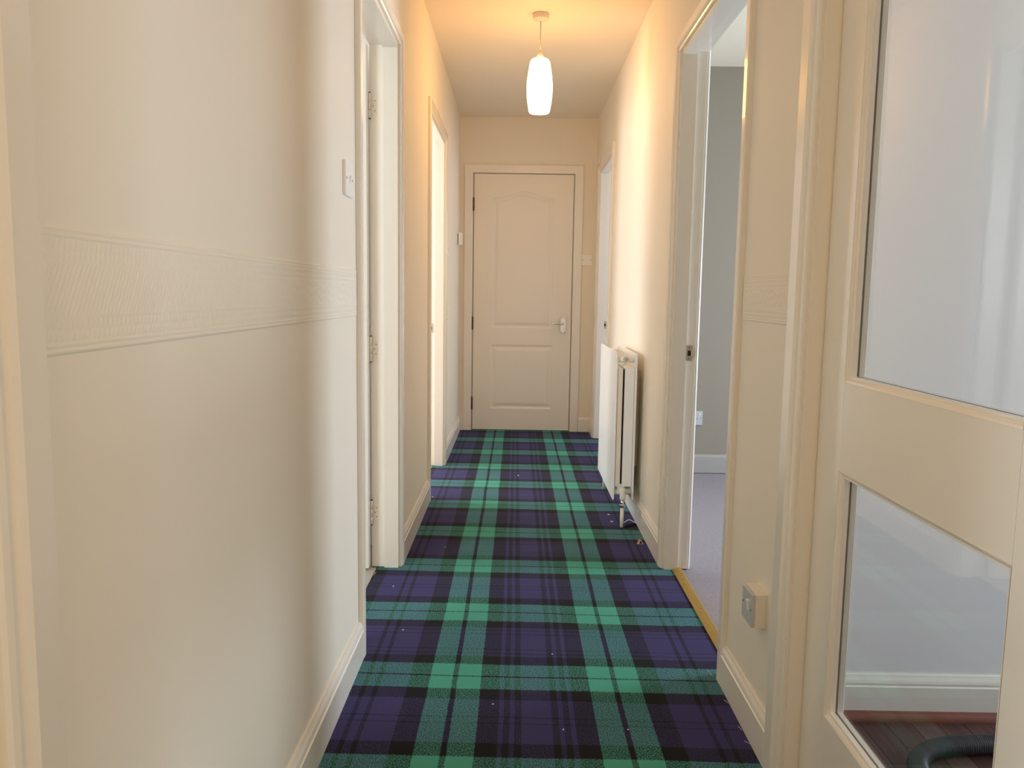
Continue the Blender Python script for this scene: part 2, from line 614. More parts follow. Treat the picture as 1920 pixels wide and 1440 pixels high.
def room(n, x0, x1, y0, y1, win, side, floor_mat, desc, wmat='roomwall', door=None, door2=None):
    """win = (axis, a, b, z0, z1); side: +1 room to the right of the hall, -1 to the left"""
    far = x1 if side > 0 else x0
    mb = MB()
    wall_mesh(mb, far, far + .1 * side, y0 - .1, y1 + .1, CEIL, [(win[1], win[2], win[3], win[4])], wmat)
    tag(mb.build(f'wall_room_{n}_window'), f'pale wall holding the window of {desc}', 'wall', kind='structure')
    tag(bx(f'wall_room_{n}_near', None, (x0, y0 - .1, -.05), (x1, y0, CEIL), wmat), f'pale near side wall of {desc}', 'wall', kind='structure')
    wb = tag(bx(f'wall_room_{n}_far', None, (x0, y1, -.05), (x1, y1 + .09, CEIL), wmat), f'pale far side wall of {desc}', 'wall', kind='structure')
    if floor_mat:
        fl = MB().box((x0, y0, -.013), (x1, y1, -.004), floor_mat)
        for dr in (door, door2):
            if dr:
                fl.box((dr[2], dr[0] + .0005, -.013), (x1 if side < 0 else x0, dr[1] - .0005, -.004), floor_mat)
        tag(fl.build(f'floor_room_{n}'), f'floor of {desc}', 'floor', kind='structure')
    w = thing(f'window_{n}', (far, (win[1] + win[2]) / 2, win[3]), f'white framed window of {desc}', 'window', kind='structure')
    a, b_, c, d = win[1:]
    f = MB()
    t = .05
    xx0, xx1 = far + .03 * side, far + .08 * side
    f.box((xx0, a, c), (xx1, a + t, d), 'gloss').box((xx0, b_ - t, c), (xx1, b_, d), 'gloss')
    f.box((xx0, a + t, c), (xx1, b_ - t, c + t), 'gloss').box((xx0, a + t, d - t), (xx1, b_ - t, d), 'gloss')
    f.build('window_frame', w)
    bx('window_sill', w, (far - .08 * side, a - .04, c - .03), (far + .03 * side, b_ + .04, c), 'gloss', .004)
    return wb


room(1, -2.40, XLB, -0.60, 3.28, ('x', -.25, .95, .92, 2.08), -1, 'vinyl', 'the room with the grey vinyl floor', door=(*L1, -.536), door2=(*L0, -.474))
room(2, -2.60, XLB, 3.60, 5.60, ('x', 4.28, 5.22, .63, 1.98), -1, 'vinyl', 'the bright room beside the light plate', door=(*L2, -.517))
room(3, XRB, 3.40, 2.05, 4.775, ('x', 2.73, 3.57, .45, 1.60), 1, 'greycarpet', 'the grey carpeted room', 'dimwall', door=(*R1, .667))
room(4, XRB, 3.40, 4.88, 6.20, ('x', 5.05, 6.05, .88, 2.12), 1, 'greycarpet', 'the room beyond the radiator', door=(*R2, .642))
room(5, XRB, 3.40, -1.20, 1.945, ('x', .84, 1.80, .33, 1.67), 1, None, 'the room behind the glazed door')

# plank floor of the glazed-door room: strips running along the hall direction
pf = thing('floor_room_5', (1.0, 0.4, -.010), 'dark brown wood plank floor behind the glazed door', 'floor', kind='structure')
bx('underlay', pf, (XRB, -1.20, -.0135), (3.40, 1.945, -.0105), 'subfloor')
PW, PL = 0.066, 0.42
pm = {}
x = XRB + .003
ci = 0
while x < 1.85:
    y1 = 1.944
    first = True
    while y1 > 0.55:
        ln = PL * (0.35 + 0.22 * (ci * 7 % 4)) if first else PL
        first = False
        y0 = y1 - ln
        key = round(ln, 3)
        if key not in pm:
            q = MB().box((0, 0, 0), (PW - .0012, ln - .0012, .0095), 'plank').build('plank', pf, .0008, 1)
            pm[key] = q.data
            o = q
        else:
            o = bpy.data.objects.new('plank', pm[key])
            COL.objects.link(o)
            o.parent = pf
            bv = o.modifiers.new('bevel', 'BEVEL')
            bv.width = .0008
            bv.segments = 1
        o.matrix_parent_inverse = Matrix()
        o.location = Vector((x, y0, -.0095 + rnd.uniform(-.0002, .0002))) - pf.location
        y1 = y0
    x += PW
    ci += 1
rest = MB().box((x, -1.2, -.0105), (3.40, 1.945, -.0005), 'plank').box((XRB, -1.2, -.0105), (x, .14, -.0005), 'plank').build('plank_area', pf)
rest['kind'] = 'stuff'

# skirting inside the two visible rooms
skirting('baseboard_room_5', lambda s, z, d: (s, 1.945 - d, z), XRB, 2.4, 'white skirting seen through the lower pane of the glazed door')
q = MB()
q.loft([[(xx, 1.945 - .0155 - r * math.cos(a), r * math.sin(a)) for r, a in [(0, 0)] + [(.021, i * math.pi / 12) for i in range(7)]] for xx in (XRB, 2.4)], 'redwood', closed=True)
tag(q.build('trim_1'), 'reddish wood beading along the skirting behind the glazed door', 'beading', kind='structure')
skirting('baseboard_room_3', lambda s, z, d: (s, 4.775 - d, z), XRB, 2.4, 'white skirting of the grey carpeted room', mat='dimskirt')

# ================================================================= DOORWAYS


def lining(parent, side, a, b, stop_room=True):
    """jambs, head and stops of a doorway; side -1 left wall, +1 right wall"""
    h, r = (XL, XLB) if side < 0 else (XR, XRB)
    bx('jamb', parent, (h, a - LT, 0), (r, a, HEAD + LT), 'gloss', .001)
    bx('jamb', parent, (h, b, 0), (r, b + LT, HEAD + LT), 'gloss', .001)
    bx('head_lining', parent, (h, a, HEAD), (r, b, HEAD + LT), 'gloss', .001)
    if stop_room:
        s0, s1 = h, h + side * .054
        q = MB()
        q.box((s0, a, 0), (s1, a + .011, HEAD), 'gloss').box((s0, b - .011, 0), (s1, b, HEAD), 'gloss')
        q.box((s0, a + .011, HEAD - .011), (s1, b - .011, HEAD), 'gloss')
        q.build('door_stop', parent)


def strike(parent, x, y, z, side):
    """latch keep let into a jamb that faces the near end"""
    q = MB()
    q.box((x, y - .0022, z - .029), (x + side * .026, y + .002, z + .029), 'nickel')
    q.box((x + side * .008, y - .0028, z - .011), (x + side * .0205, y - .0015, z + .010), 'dark')
    q.add([(x + side * .0205, y - .0025, z - .011), (x + side * .0205, y - .0025, z + .011), (x + side * .034, y - .007, z + .014), (x + side * .034, y - .007, z - .015),
           (x + side * .0205, y - .001, z - .011), (x + side * .0205, y - .001, z + .011), (x + side * .034, y - .0055, z + .014), (x + side * .034, y - .0055, z - .015)],
          [(0, 1, 2, 3), (7, 6, 5, 4), (0, 3, 7, 4), (1, 5, 6, 2), (2, 6, 7, 3), (0, 4, 5, 1)], 'nickel')
    for dz in (-.021, .021):
        q.lathe([(.0028, .0), (.0028, .0012)], 'screw', 10, (x + side * .013, y - .002, z + dz), 'y')
    return q.build('strike_plate', parent)


# door 1: left, open into the vinyl-floored room, painted hinges on its far jamb
d1 = thing('door_1', (-.5, 2.63, 0), 'open white doorway with painted hinges beside the switch plate', 'door', kind='structure')
lining(d1, -1, *L1)
architrave(d1, on_left, L1[0] - .004, L1[1] + .002, HEAD + .004, .048)
leaf = MB().box((-1.255, 2.954, .008), (-.559, 2.992, 1.962), 'gloss').build('door_leaf', d1, .0015)
for zc, hh in ((1.752, .045), (.856, .048), (.219, .048)):
    q = MB()
    q.box((-.556, 2.9975, zc - hh * .62), (-.530, 3.0005, zc + hh * .62), 'doorpaint')
    q.box((-.5605, 2.962, zc - hh), (-.5585, 2.994, zc + hh), 'doorpaint')
    for k in range(3):
        z0 = zc - hh + k * (2 * hh / 3)
        q.lathe([(.0048, z0 + .0008), (.0048, z0 + 2 * hh / 3 - .0008)], 'doorpaint', 14, (-.5535, 2.9925, 0))
    q.lathe([(.0035, zc - hh - .003), (.0035, zc - hh)], 'dark', 10, (-.5535, 2.9925, 0))
    q.lathe([(.0035, zc + hh), (.0035, zc + hh + .003)], 'dark', 10, (-.5535, 2.9925, 0))
    for dx, dz in ((-.535, .018), (-.541, 0), (-.535, -.018)):
        q.lathe([(.0022, 0), (.0022, .0012)], 'screw', 10, (dx, 2.9978, zc + dz), 'y')
    q.build('hinge', leaf)

# door 2: left, far, bright room beyond
d2 = thing('door_2', (-.5, 4.44, 0), 'open white doorway into the bright warm lit room', 'door', kind='structure')
lining(d2, -1, *L2)
architrave(d2, on_left, L2[0] - .003, L2[1] + .003, HEAD + .004, .055)
strike(d2, -.512, L2[1], .857, -1)

# door 3: right, near, grey carpeted room beyond
d3 = thing('door_3', (.65, 2.59, 0), 'open white doorway with ochre threshold into grey carpeted room', 'door', kind='structure')
lining(d3, 1, *R1)
architrave(d3, on_right, R1[0] - .002, R1[1] + .004, HEAD + .004, .052)
architrave(d3, lambda s, z, d: (XRB + d, s, z), R1[0] - .002, R1[1] + .002, HEAD + .004, .05)
strike(d3, .649, R1[1], .857, 1)
q = MB()
prof = [(.628, 0), (.630, .0035), (.645, .0055), (.660, .0050), (.668, 0), (.668, -.004), (.628, -.004)]
q.loft([[(xx, yy, zz) for xx, zz in prof] for yy in (R1[0] + .0005, R1[1] - .0005)], 'brassstrip', closed=True)
q.add([(xx, R1[1] - .0005, zz) for xx, zz in prof], [tuple(range(7))], 'brassstrip')
q.add([(xx, R1[0] + .0005, zz) for xx, zz in prof], [tuple(range(7))], 'brassstrip')
for yy in (2.30, 2.62, 2.90):
    q.lathe([(.003, .0053), (.003, .006)], 'screw', 10, (.648, yy, 0))
q.build('threshold_strip', d3)

# door 4: right, far
d4 = thing('door_4', (.65, 5.5, 0), 'open doorway beyond the radiator beside the end wall', 'door', kind='structure')
lining(d4, 1, *R2)
architrave(d4, on_right, R2[0] - .003, R2[1] + .003, HEAD + .006, .052)
strike(d4, .641, R2[1], .855, 1)

# door 7: left, beside the camera, unseen leaf set open to light the foreground
d7 = thing('door_7', (-.5, .25, 0), 'open white doorway with a broad moulded architrave beside the embossed border', 'door', kind='structure')
lining(d7, -1, *L0)
architrave(d7, on_left, L0[0] - .002, L0[1] + .004, HEAD + .004, .077)
bx('door_leaf', d7, (-1.325, L0[0] + .004, .006), (-.560, L0[0] + .042, HEAD - .003), 'doorpaint', .0015)

# ---- far door: moulded leaf with an arched upper panel
d5 = thing('door_5', ((ED[0] + ED[1]) / 2, YE, 0), 'closed white two panel door with arched top panel at hall end', 'door', kind='structure')
EZ0, EZ1 = .006, 1.984
architrave(d5, on_end, ED[0] - .006, ED[1] + .006, EZ1 + .006, .064, FLAT)
PX0, PX1 = ED[0] + .150, ED[1] - .150
PC, PH = (PX0 + PX1) / 2, (PX1 - PX0) / 2


def panel_top(x):
    u = min(1.0, abs(x - PC) / PH)
    u = min(1.0, max(0.0, (0.86 - u) / 0.86))
    u = u * u * (3 - 2 * u)
    return 1.806 + .050 * u


def relief(d):
    """depth of the pressed moulding at distance d inside a panel outline"""
    pts = [(-.002, 0), (0, 0), (.004, -.006), (.012, -.0085), (.018, -.0085), (.040, -.0015), (.044, -.001), (9, -.001)]
    if d <= pts[0][0]:
        return 0.0
    for (a, p), (b_, r) in zip(pts, pts[1:]):
        if d <= b_:
            return p + (r - p) * (d - a) / (b_ - a)
    return -.001


def door_depth(x, z):
    slope = (panel_top(x + .004) - panel_top(x - .004)) / .008
    d_a = min(x - PX0, PX1 - x, z - .812, (panel_top(x) - z) / math.sqrt(1 + slope * slope))
    d_b = min(x - PX0 + .006, PX1 + .006 - x, z - .176, .675 - z)
    return relief(max(d_a, d_b))


YD = YE - .004
nx, nz_ = 168, 430
vs, fs = [], []
for j in range(nz_ + 1):
    z = EZ0 + (EZ1 - EZ0) * j / nz_
    for i in range(nx + 1):
        xx = ED[0] + .0025 + (ED[1] - ED[0] - .005) * i / nx
        vs.append((xx, YD - door_depth(xx, z), z))
for j in range(nz_):
    for i in range(nx):
        a = j * (nx + 1) + i
        fs.append((a, a + 1, a + nx + 2, a + nx + 1))
q = MB().add(vs, fs, 'doorpaint', True)
x0_, x1_ = ED[0] + .0025, ED[1] - .0025
q.add([(x0_, YD, EZ0), (x1_, YD, EZ0), (x1_, YD, EZ1), (x0_, YD, EZ1), (x0_, YD + .04, EZ0), (x1_, YD + .04, EZ0), (x1_, YD + .04, EZ1), (x0_, YD + .04, EZ1)],
      [(4, 7, 6, 5), (0, 1, 5, 4), (1, 2, 6, 5), (2, 3, 7, 6), (3, 0, 4, 7)], 'doorpaint')
leaf5 = q.build('door_leaf', d5)
q = MB()
q.box((ED[0] - .008, YE + .004, 0), (ED[0] - .002, YE + .1, 1.992), 'gloss').box((ED[1] + .002, YE + .004, 0), (ED[1] + .008, YE + .1, 1.992), 'gloss')
q.box((ED[0] - .002, YE + .004, 1.9885), (ED[1] + .002, YE + .1, 1.992), 'gloss')
q.box((ED[0] - .002, YE + .046, 0), (ED[1] + .002, YE + .1, 1.9885), 'dark')
q.build('frame_rebate', d5)
for zc in (1.755, .845, .215):
    q = MB()
    for k in range(3):
        q.lathe([(.0068, zc - .05 + k * .0335), (.0068, zc - .05 + k * .0335 + .0315)], 'bronze', 14, (ED[0] - .001, YE - .012, 0))
    q.box((ED[0] - .006, YE - .012, zc - .05), (ED[0] + .002, YE + .002, zc + .05), 'bronze')
    q.build('hinge', leaf5)
# lever handle on a back plate
hx, hz = .360, .850
q = MB().box((hx - .021, YD - .0075, .776), (hx + .021, YD, .900), 'chrome')
for dx in (-.013, .013):
    q.lathe([(.0032, .0070), (.0032, .0088)], 'dark', 12, (hx + dx, YD, .784), 'y')
    q.lathe([(.0032, .0070), (.0032, .0088)], 'screw', 12, (hx + dx, YD, .892), 'y')
hp = q.build('handle_plate', leaf5, .002)
q = MB()
q.lathe([(.013, .006), (.013, .012), (.0095, .018), (.0095, .045)], 'chrome', 20, (hx, YD, hz), 'y')
q.tube([(hx, YD - .040, hz), (hx - .012, YD - .044, hz + .001), (hx - .040, YD - .046, hz + .002), (hx - .070, YD - .046, hz + .001), (hx - .084, YD - .044, hz + .004), (hx - .091, YD - .040, hz + .010)],
       .007, 'chrome', 14, radii=[.0085, .0085, .0072, .0066, .006, .0045])
q.build('lever_handle', leaf5)

# ---- glazed door in the right wall
d6 = thing('door_6', (.645, 1.23, 0), 'closed cream glazed door with two clear panes', 'door', kind='structure')
GX0, GX1 = .627, .665
bx('jamb', d6, (XR, GD[1], 0), (XRB, GD[1] + LT, HEAD + LT), 'gloss', .001)
bx('jamb', d6, (XR, GD[0] - LT, 0), (XRB, GD[0], HEAD + LT), 'gloss', .001)
bx('head_lining', d6, (XR, GD[0], HEAD), (XRB, GD[1], HEAD + LT), 'gloss', .001)
q = MB()
q.box((GX1 + .002, GD[1] - .012, 0), (XRB, GD[1], HEAD), 'gloss').box((GX1 + .002, GD[0], 0), (XRB, GD[0] + .012, HEAD), 'gloss')
q.box((GX1 + .002, GD[0] + .012, HEAD - .012), (XRB, GD[1] - .012, HEAD), 'gloss')
q.build('door_stop', d6)
architrave(d6, on_right, GD[0] - .002, GD[1] + .006, HEAD + .004, .082)
ya, yb = GD[0] + .003, GD[1] - .003
GA, GB = .965, 1.500            # glass between the stiles
UZ0, UZ1, LZ0, LZ1 = .914, 1.850, .243, .742
bx('door_stile', d6, (GX0, GB, .006), (GX1, yb, HEAD - .003), 'gloss', .001)
bx('door_stile', d6, (GX0, ya, .006), (GX1, GA, HEAD - .003), 'gloss', .001)
bx('door_rail', d6, (GX0, GA, UZ1), (GX1, GB, HEAD - .003), 'gloss')
bx('door_rail', d6, (GX0, GA, LZ1), (GX1, GB, UZ0), 'gloss')
bx('door_rail', d6, (GX0, GA, .006), (GX1, GB, LZ0), 'gloss')
for z0, z1 in ((UZ0, UZ1), (LZ0, LZ1)):
    # glazing bead: mitred moulding sloping from the face of the door to the pane
    q = MB()
    for face, sgn in ((GX0, 1), (GX1, -1)):
        prof = [(0, -.001), (.0, .0), (.004, .0015), (.0075, .005), (.008, .0065), (.0125, .0065), (.0125, .017)]
        loops = []
        for t, d in prof:
            xx = face + sgn * d
            loops.append([(xx, GA + t, z0 + t), (xx, GB - t, z0 + t), (xx, GB - t, z1 - t), (xx, GA + t, z1 - t)])
        q.loft(loops, 'gloss', closed=True)
    q.build('glazing_bead', d6)
    MB().box((.6445, GA + .002, z0 + .002), (.6485, GB - .002, z1 - .002), 'glass').build('pane', d6)
# ================================================================= HALL SKIRTING
AW = .052
skirting('baseboard_left', on_left, L0[1] + .083, L1[0] - AW, 'white moulded skirting under the embossed border')
skirting('baseboard_left', on_left, L1[1] + AW - .002, L2[0] - .058, 'white moulded skirting between the two open doorways')
skirting('baseboard_left', on_left, L2[1] + .059, YE, 'white moulded skirting between bright doorway and hall end')
skirting('baseboard_right', on_right, GD[1] + .089, R1[0] - .054, 'white moulded skirting under the boxed wall switch')
skirting('baseboard_right', on_right, R1[1] + .056, 3.50, 'short moulded skirting between doorway and radiator')
skirting('baseboard_right', on_right, 3.5005, R2[0] - .055, 'plain white skirting board behind the radiator', SKP)
skirting('baseboard_right', on_right, R2[1] + .056, YE, 'short moulded skirting in the corner by the end wall')
skirting('baseboard_far', on_end, XL + .016, ED[0] - .071, 'tiny white skirting piece beside the hinged side of end door')
skirting('baseboard_far', on_end, ED[1] + .071, XR - .016, 'short white skirting piece below the square switch plate')


# ================================================================= EMBOSSED BORDER
def border(name, mapf, s0, s1, z0, z1, step, label, seed):
    r = random.Random(seed)
    n = int((s1 - s0) / step)
    mrows = 78
    ph = [r.random() * 6.28 for _ in range(12)]

    def height(s, v):
        # v 0..1 across the strip
        base = .0011
        e = 0
        for c in (.030, .078, .922, .970):                       # edge beads
            e += math.exp(-((v - c) / .012) ** 2) * .0009
        for c0, c1 in ((.105, .185), (.195, .275), (.725, .805), (.815, .895)):   # rows of short upright ribs
            if c0 < v < c1:
                w = math.sin((v - c0) / (c1 - c0) * math.pi)
                e += max(0, math.sin(s / .0098 * 6.283 + (1.6 if c0 in (.195, .725) else 0))) * .0011 * w ** .5
        for c in (.292, .708):
            e += math.exp(-((v - c) / .010) ** 2) * .0006
        if .305 < v < .695:                                       # slanting broken strokes
            zz = (v - .5) * (z1 - z0)
            a = (s - zz * .62) / .0085
            k = math.floor(a)
            br = math.sin(v * 41 + k * 2.4 + ph[k % 12]) * .5 + .5
            e += max(0, math.sin(a * 6.283)) * .0011 * (.35 + .65 * br)
            e += max(0, math.sin(a * 6.283 * 2 + ph[k % 12])) * .0003
        return base + e * 1.25
    vs, fs = [], []
    for j in range(mrows + 1):
        v = j / mrows
        for i in range(n + 1):
            s = s0 + (s1 - s0) * i / n
            d = 0 if j in (0, mrows) else height(s, v)
            vs.append(mapf(s, z0 + (z1 - z0) * v, d))
    for j in range(mrows):
        for i in range(n):
            a = j * (n + 1) + i
            fs.append((a, a + 1, a + n + 2, a + n + 1))
    o = MB().add(vs, fs, 'wall', True).build(name)
    return tag(o, label, 'wallpaper border', kind='structure')


border('trim_2', on_left, .742, L1[0] - .054, 1.004, 1.132, .00165, 'embossed cream wallpaper border beside the switch plate', 3)
border('trim_3', on_right, GD[1] + .09, R1[0] - .056, 1.012, 1.128, .0020, 'short embossed border above the boxed wall switch', 4)

# ================================================================= RADIATOR
rad = thing('radiator', (.51, 3.95, 0), 'white double panel radiator on the hall wall', 'radiator')
RY0, RY1 = 3.625, 4.290
FX, BX_ = .458, .548


def rad_panel(name, x0, x1, z0, z1):
    q = MB()
    t = .012
    # pressed face: flat field with sloped margins
    for xs_, sg in ((x0, 1), (x1, -1)):
        outer = [(xs_ + sg * .003, RY0, z0), (xs_ + sg * .003, RY1, z0), (xs_ + sg * .003, RY1, z1), (xs_ + sg * .003, RY0, z1)]
        mid_ = [(xs_ + sg * .0015, RY0 + .004, z0 + .004), (xs_ + sg * .0015, RY1 - .004, z0 + .004), (xs_ + sg * .0015, RY1 - .004, z1 - .004), (xs_ + sg * .0015, RY0 + .004, z1 - .004)]
        inner = [(xs_, RY0 + .03, z0 + .05), (xs_, RY1 - .03, z0 + .05), (xs_, RY1 - .03, z1 - .05), (xs_, RY0 + .03, z1 - .05)]
        q.loft([outer, mid_, inner], 'radiator', closed=True)
        q.add(inner, [(0, 1, 2, 3)], 'radiator')
    a = [(x0 + .003, RY0, z0), (x0 + .003, RY1, z0), (x0 + .003, RY1, z1), (x0 + .003, RY0, z1)]
    b_ = [(x1 - .003, p[1], p[2]) for p in a]
    q.loft([a, b_], 'radiator', closed=True)
    return q.build(name, rad)


rad_panel('front_panel', FX, FX + .013, .120, .812)
rad_panel('rear_panel', BX_, BX_ + .013, .120, .806)
# folded convector channels between the panels, seen end on
bx('convector', rad, (FX + .013, RY0 + .006, .182), (.4945, RY1 - .006, .738), 'radcream', .002)
bx('convector', rad, (.5040, RY0 + .006, .182), (BX_, RY1 - .006, .738), 'radiator', .002)
bx('inner_gap', rad, (.4945, RY0 + .030, .190), (.5040, RY1 - .03, .73), 'dark')
for yy in (RY0 + .030, RY1 - .030):
    for zz in (.778, .152):
        MB().tube([(FX + .006, yy, zz), (BX_ + .006, yy, zz)], .0145, 'radiator').build('cross_tube', rad)
q = MB()
q.lathe([(.0165, 0), (.0165, .014), (.0135, .0165), (.0125, .0165), (.0125, .0125)], 'radcream', 24, (.506, RY0 + .020, .780), 'y', caps=False)
q.lathe([(.0125, 0), (.0125, .0125), (.0045, .0125), (.0045, .016), (.0001, .016)], 'radcream', 20, (.506, RY0 + .020, .780), 'y')
q.lathe([(.0026, .0158), (.0026, .0168)], 'bronze', 10, (.506, RY0 + .020, .780), 'y')
q.tube([(.475, RY0 + .018, .752), (.490, RY0 + .016, .752), (.503, RY0 + .014, .762), (.514, RY0 + .014, .775)], .006, 'radcream')
q.build('bleed_valve', rad)
# near valve with nut, cap and tail down to the floor
q = MB()
q.lathe([(.0125, .130), (.0135, .134), (.0135, .176), (.0115, .182)], 'radcream', 20, (.5035, 3.590, 0))
q.tube([(.5035, 3.592, .152), (.5035, RY0 + .02, .152)], .010, 'radcream')
q.add([(.479, 3.604, .184), (.497, 3.600, .184), (.494, 3.602, .160), (.486, 3.606, .165), (.479, 3.609, .184), (.497, 3.606, .184), (.494, 3.608, .160), (.486, 3.611, .165)],
      [(0, 1, 2, 3), (7, 6, 5, 4), (0, 4, 5, 1), (1, 5, 6, 2), (2, 6, 7, 3), (3, 7, 4, 0)], 'radcream')
q.build('valve', rad)
q = MB()
q.lathe([(.0075, .098), (.0075, .131)], 'chrome', 16, (.5035, 3.590, 0))
q.lathe([(.0105, .092), (.0118, .095), (.0118, .104), (.0105, .107)], 'chrome', 6, (.5035, 3.590, 0), smooth=False)
q.build('compression_nut', rad)
MB().lathe([(.0085, -.006), (.0085, .094)], 'pipe', 16, (.5035, 3.590, 0)).build('pipe', rad)
q = MB()
q.lathe([(.0085, -.006), (.0085, .150)], 'pipe', 16, (.500, 4.315, 0))
q.lathe([(.013, .13), (.013, .175), (.008, .18)], 'radcream', 16, (.500, 4.315, 0))
q.tube([(.500, 4.315, .152), (.500, RY1 - .02, .152)], .010, 'radcream')
q.build('pipe', rad)
for yy in (3.78, 4.14):
    MB().box((BX_ + .011, yy - .015, .25), (XR - .0004, yy + .015, .70), 'nickel').build('wall_bracket', rad)

# ================================================================= PENDANT LAMP


def pendant(LX, LY, label):
    lamp = thing('pendant_lamp', (LX, LY, CEIL), label, 'lamp')
    q = MB()
    q.lathe([(.039, CEIL + .001), (.0395, CEIL - .006), (.038, CEIL - .022), (.034, CEIL - .027), (.012, CEIL - .029), (.006, CEIL - .034)], 'rosep', 36, (LX, LY, 0))
    q.build('ceiling_rose', lamp)
    MB().tube([(LX, LY, CEIL - .030), (LX - .0008, LY, 2.30), (LX, LY, 2.225)], .0026, 'cordp', 10).build('cord', lamp)
    MB().lathe([(.004, 2.236), (.008, 2.224), (.0155, 2.212), (.0165, 2.205), (.0165, 2.190)], 'radcream', 24, (LX, LY, 0)).build('lamp_holder', lamp)
    prof = [(.016, 2.200), (.030, 2.1985), (.041, 2.193), (.0475, 2.183), (.0510, 2.165), (.0560, 2.135), (.0605, 2.100), (.0622, 2.070), (.0620, 2.045), (.0595, 2.010), (.0550, 1.978), (.0505, 1.953), (.0475, 1.947), (.0455, 1.949)]
    MB().lathe(prof + [(.044, 1.956), (.030, 1.958), (.0005, 1.958)], 'lamp', 48, (LX, LY, 0), caps=False).build('lamp_shade', lamp)


pendant(.092, 3.95, 'lit white opal glass pendant lamp on a thin cord')

# ================================================================= SWITCHES AND SOCKETS
def plate(name, mapf, sc, zc, w, h, depth, label, cat, mat='plastic', rocker=None, screws='h', socket=False, group=None, box=0.0):
    o = thing(name, mapf(sc, zc, 0), label, cat, group)

    def B(s0, s1, z0, z1, a, b_):
        p, r = mapf(sc + s0, zc + z0, a), mapf(sc + s1, zc + z1, b_)
        return p, r
    if box:
        MB().box(*B(-w / 2 - .001, w / 2 + .001, -h / 2 - .001, h / 2 + .001, -.001, box), 'radcream').build('back_box', o, .002)
    MB().box(*B(-w / 2, w / 2, -h / 2, h / 2, box - .001, depth), mat).build('face_plate', o, min(.003, (depth - box) * .3))
    if rocker:
        rs, rz, rw, rh = rocker
        a, c = depth - .001, depth + .0012
        e = depth + .0055
        P = lambda s, z, d: mapf(sc + s, zc + z, d)
        q = MB().add([P(rs - rw, rz - rh, a), P(rs + rw, rz - rh, a), P(rs + rw, rz + rh, a), P(rs - rw, rz + rh, a),
                      P(rs - rw, rz - rh, c), P(rs + rw, rz - rh, c), P(rs + rw, rz + rh, e), P(rs - rw, rz + rh, e)],
                     [(0, 3, 2, 1), (4, 5, 6, 7), (0, 1, 5, 4), (1, 2, 6, 5), (2, 3, 7, 6), (3, 0, 4, 7)], 'plastic')
        q.build('rocker', o, .0006)
    sp = {'h': [(-w * .38, 0), (w * .38, 0)], 'n': []}[screws]
    for s, z in sp:
        q = MB()
        pts0 = [mapf(sc + s + .003 * math.cos(t * .5236), zc + z + .003 * math.sin(t * .5236), depth - .001) for t in range(12)]
        pts1 = [mapf(sc + s + .003 * math.cos(t * .5236), zc + z + .003 * math.sin(t * .5236), depth + .0006) for t in range(12)]
        q.loft([pts0, pts1], 'screw', closed=True)
        q.add(pts1, [tuple(range(12))], 'screw')
        q.build('screw', o)
    if socket:
        q = MB()
        for s, z, ww, hh in ((-.0, .016, .0022, .004), (-.011, -.004, .0032, .0018), (.011, -.004, .0032, .0018)):
            q.box(*B(s - ww, s + ww, z - hh, z + hh, depth - .001, depth + .0004), 'dark')
        q.build('socket_holes', o)
    return o


plate('light_switch', on_left, 2.098, 1.362, .088, .088, .009, 'white wall switch plate beside the hinged doorway', 'light switch', rocker=(.006, -.002, .006, .011))
plate('boxed_switch', on_right, 1.822, .340, .080, .080, .034, 'grey white surface mounted rocker switch low beside the skirting', 'light switch', 'greyplastic', rocker=(-.012, .006, .006, .013), box=.026)
plate('square_switch', lambda s, z, d: (s, YE - .0 - d, z), .5305, 1.343, .082, .082, .011, 'small square switch plate beside the closed end door', 'light switch', rocker=(0, -.003, .010, .014))
plate('slim_switch', on_left, 5.02, 1.343, .086, .086, .009, 'light switch plate beside the bright doorway', 'light switch', rocker=(0, 0, .007, .012))
plate('wall_socket', lambda s, z, d: (s, 4.775 - d, z), 1.098, .338, .086, .086, .009, 'white wall socket above the grey carpet', 'socket', 'greyplastic', socket=True, screws='h', rocker=(.024, .024, .004, .007))
plate('low_socket', on_left, 5.04, .905, .05, .05, .006, 'small blank cable plate below the switch by bright doorway', 'cable plate')
# small box on the side wall, seen end on in the far corner
bb = thing('wall_sensor_box', (XL, 5.98, 1.476), 'small white box on the wall in the corner by the end door', 'box')
MB().box((XL - .0005, 5.945, 1.438), (XL + .005, 6.015, 1.514), 'dark').build('shadow_gap', bb)  # dark block painted in as the shadow gap behind the box
MB().box((XL + .005, 5.935, 1.430), (XL + .032, 6.025, 1.521), 'plastic').build('box_body', bb, .003)

# ================================================================= VACUUM HOSE behind the glazed door
ctrl = [(2.10, 1.52), (1.75, 1.66), (1.45, 1.755), (1.25, 1.775), (1.10, 1.775), (1.00, 1.755), (.935, 1.705), (.915, 1.64), (.945, 1.565), (1.03, 1.50), (1.15, 1.44)]


def catmull(P, per):
    out_ = []
    for i in range(len(P) - 1):
        p0, p1, p2, p3 = P[max(i - 1, 0)], P[i], P[i + 1], P[min(i + 2, len(P) - 1)]
        for k in range(per):
            t = k / per
            out_.append(tuple(.5 * (2 * b + (c - a) * t + (2 * a - 5 * b + 4 * c - d) * t * t + (3 * b - a - 3 * c + d) * t ** 3) for a, b, c, d in zip(p0, p1, p2, p3)))
    return out_ + [P[-1]]


cp = catmull(ctrl, 60)
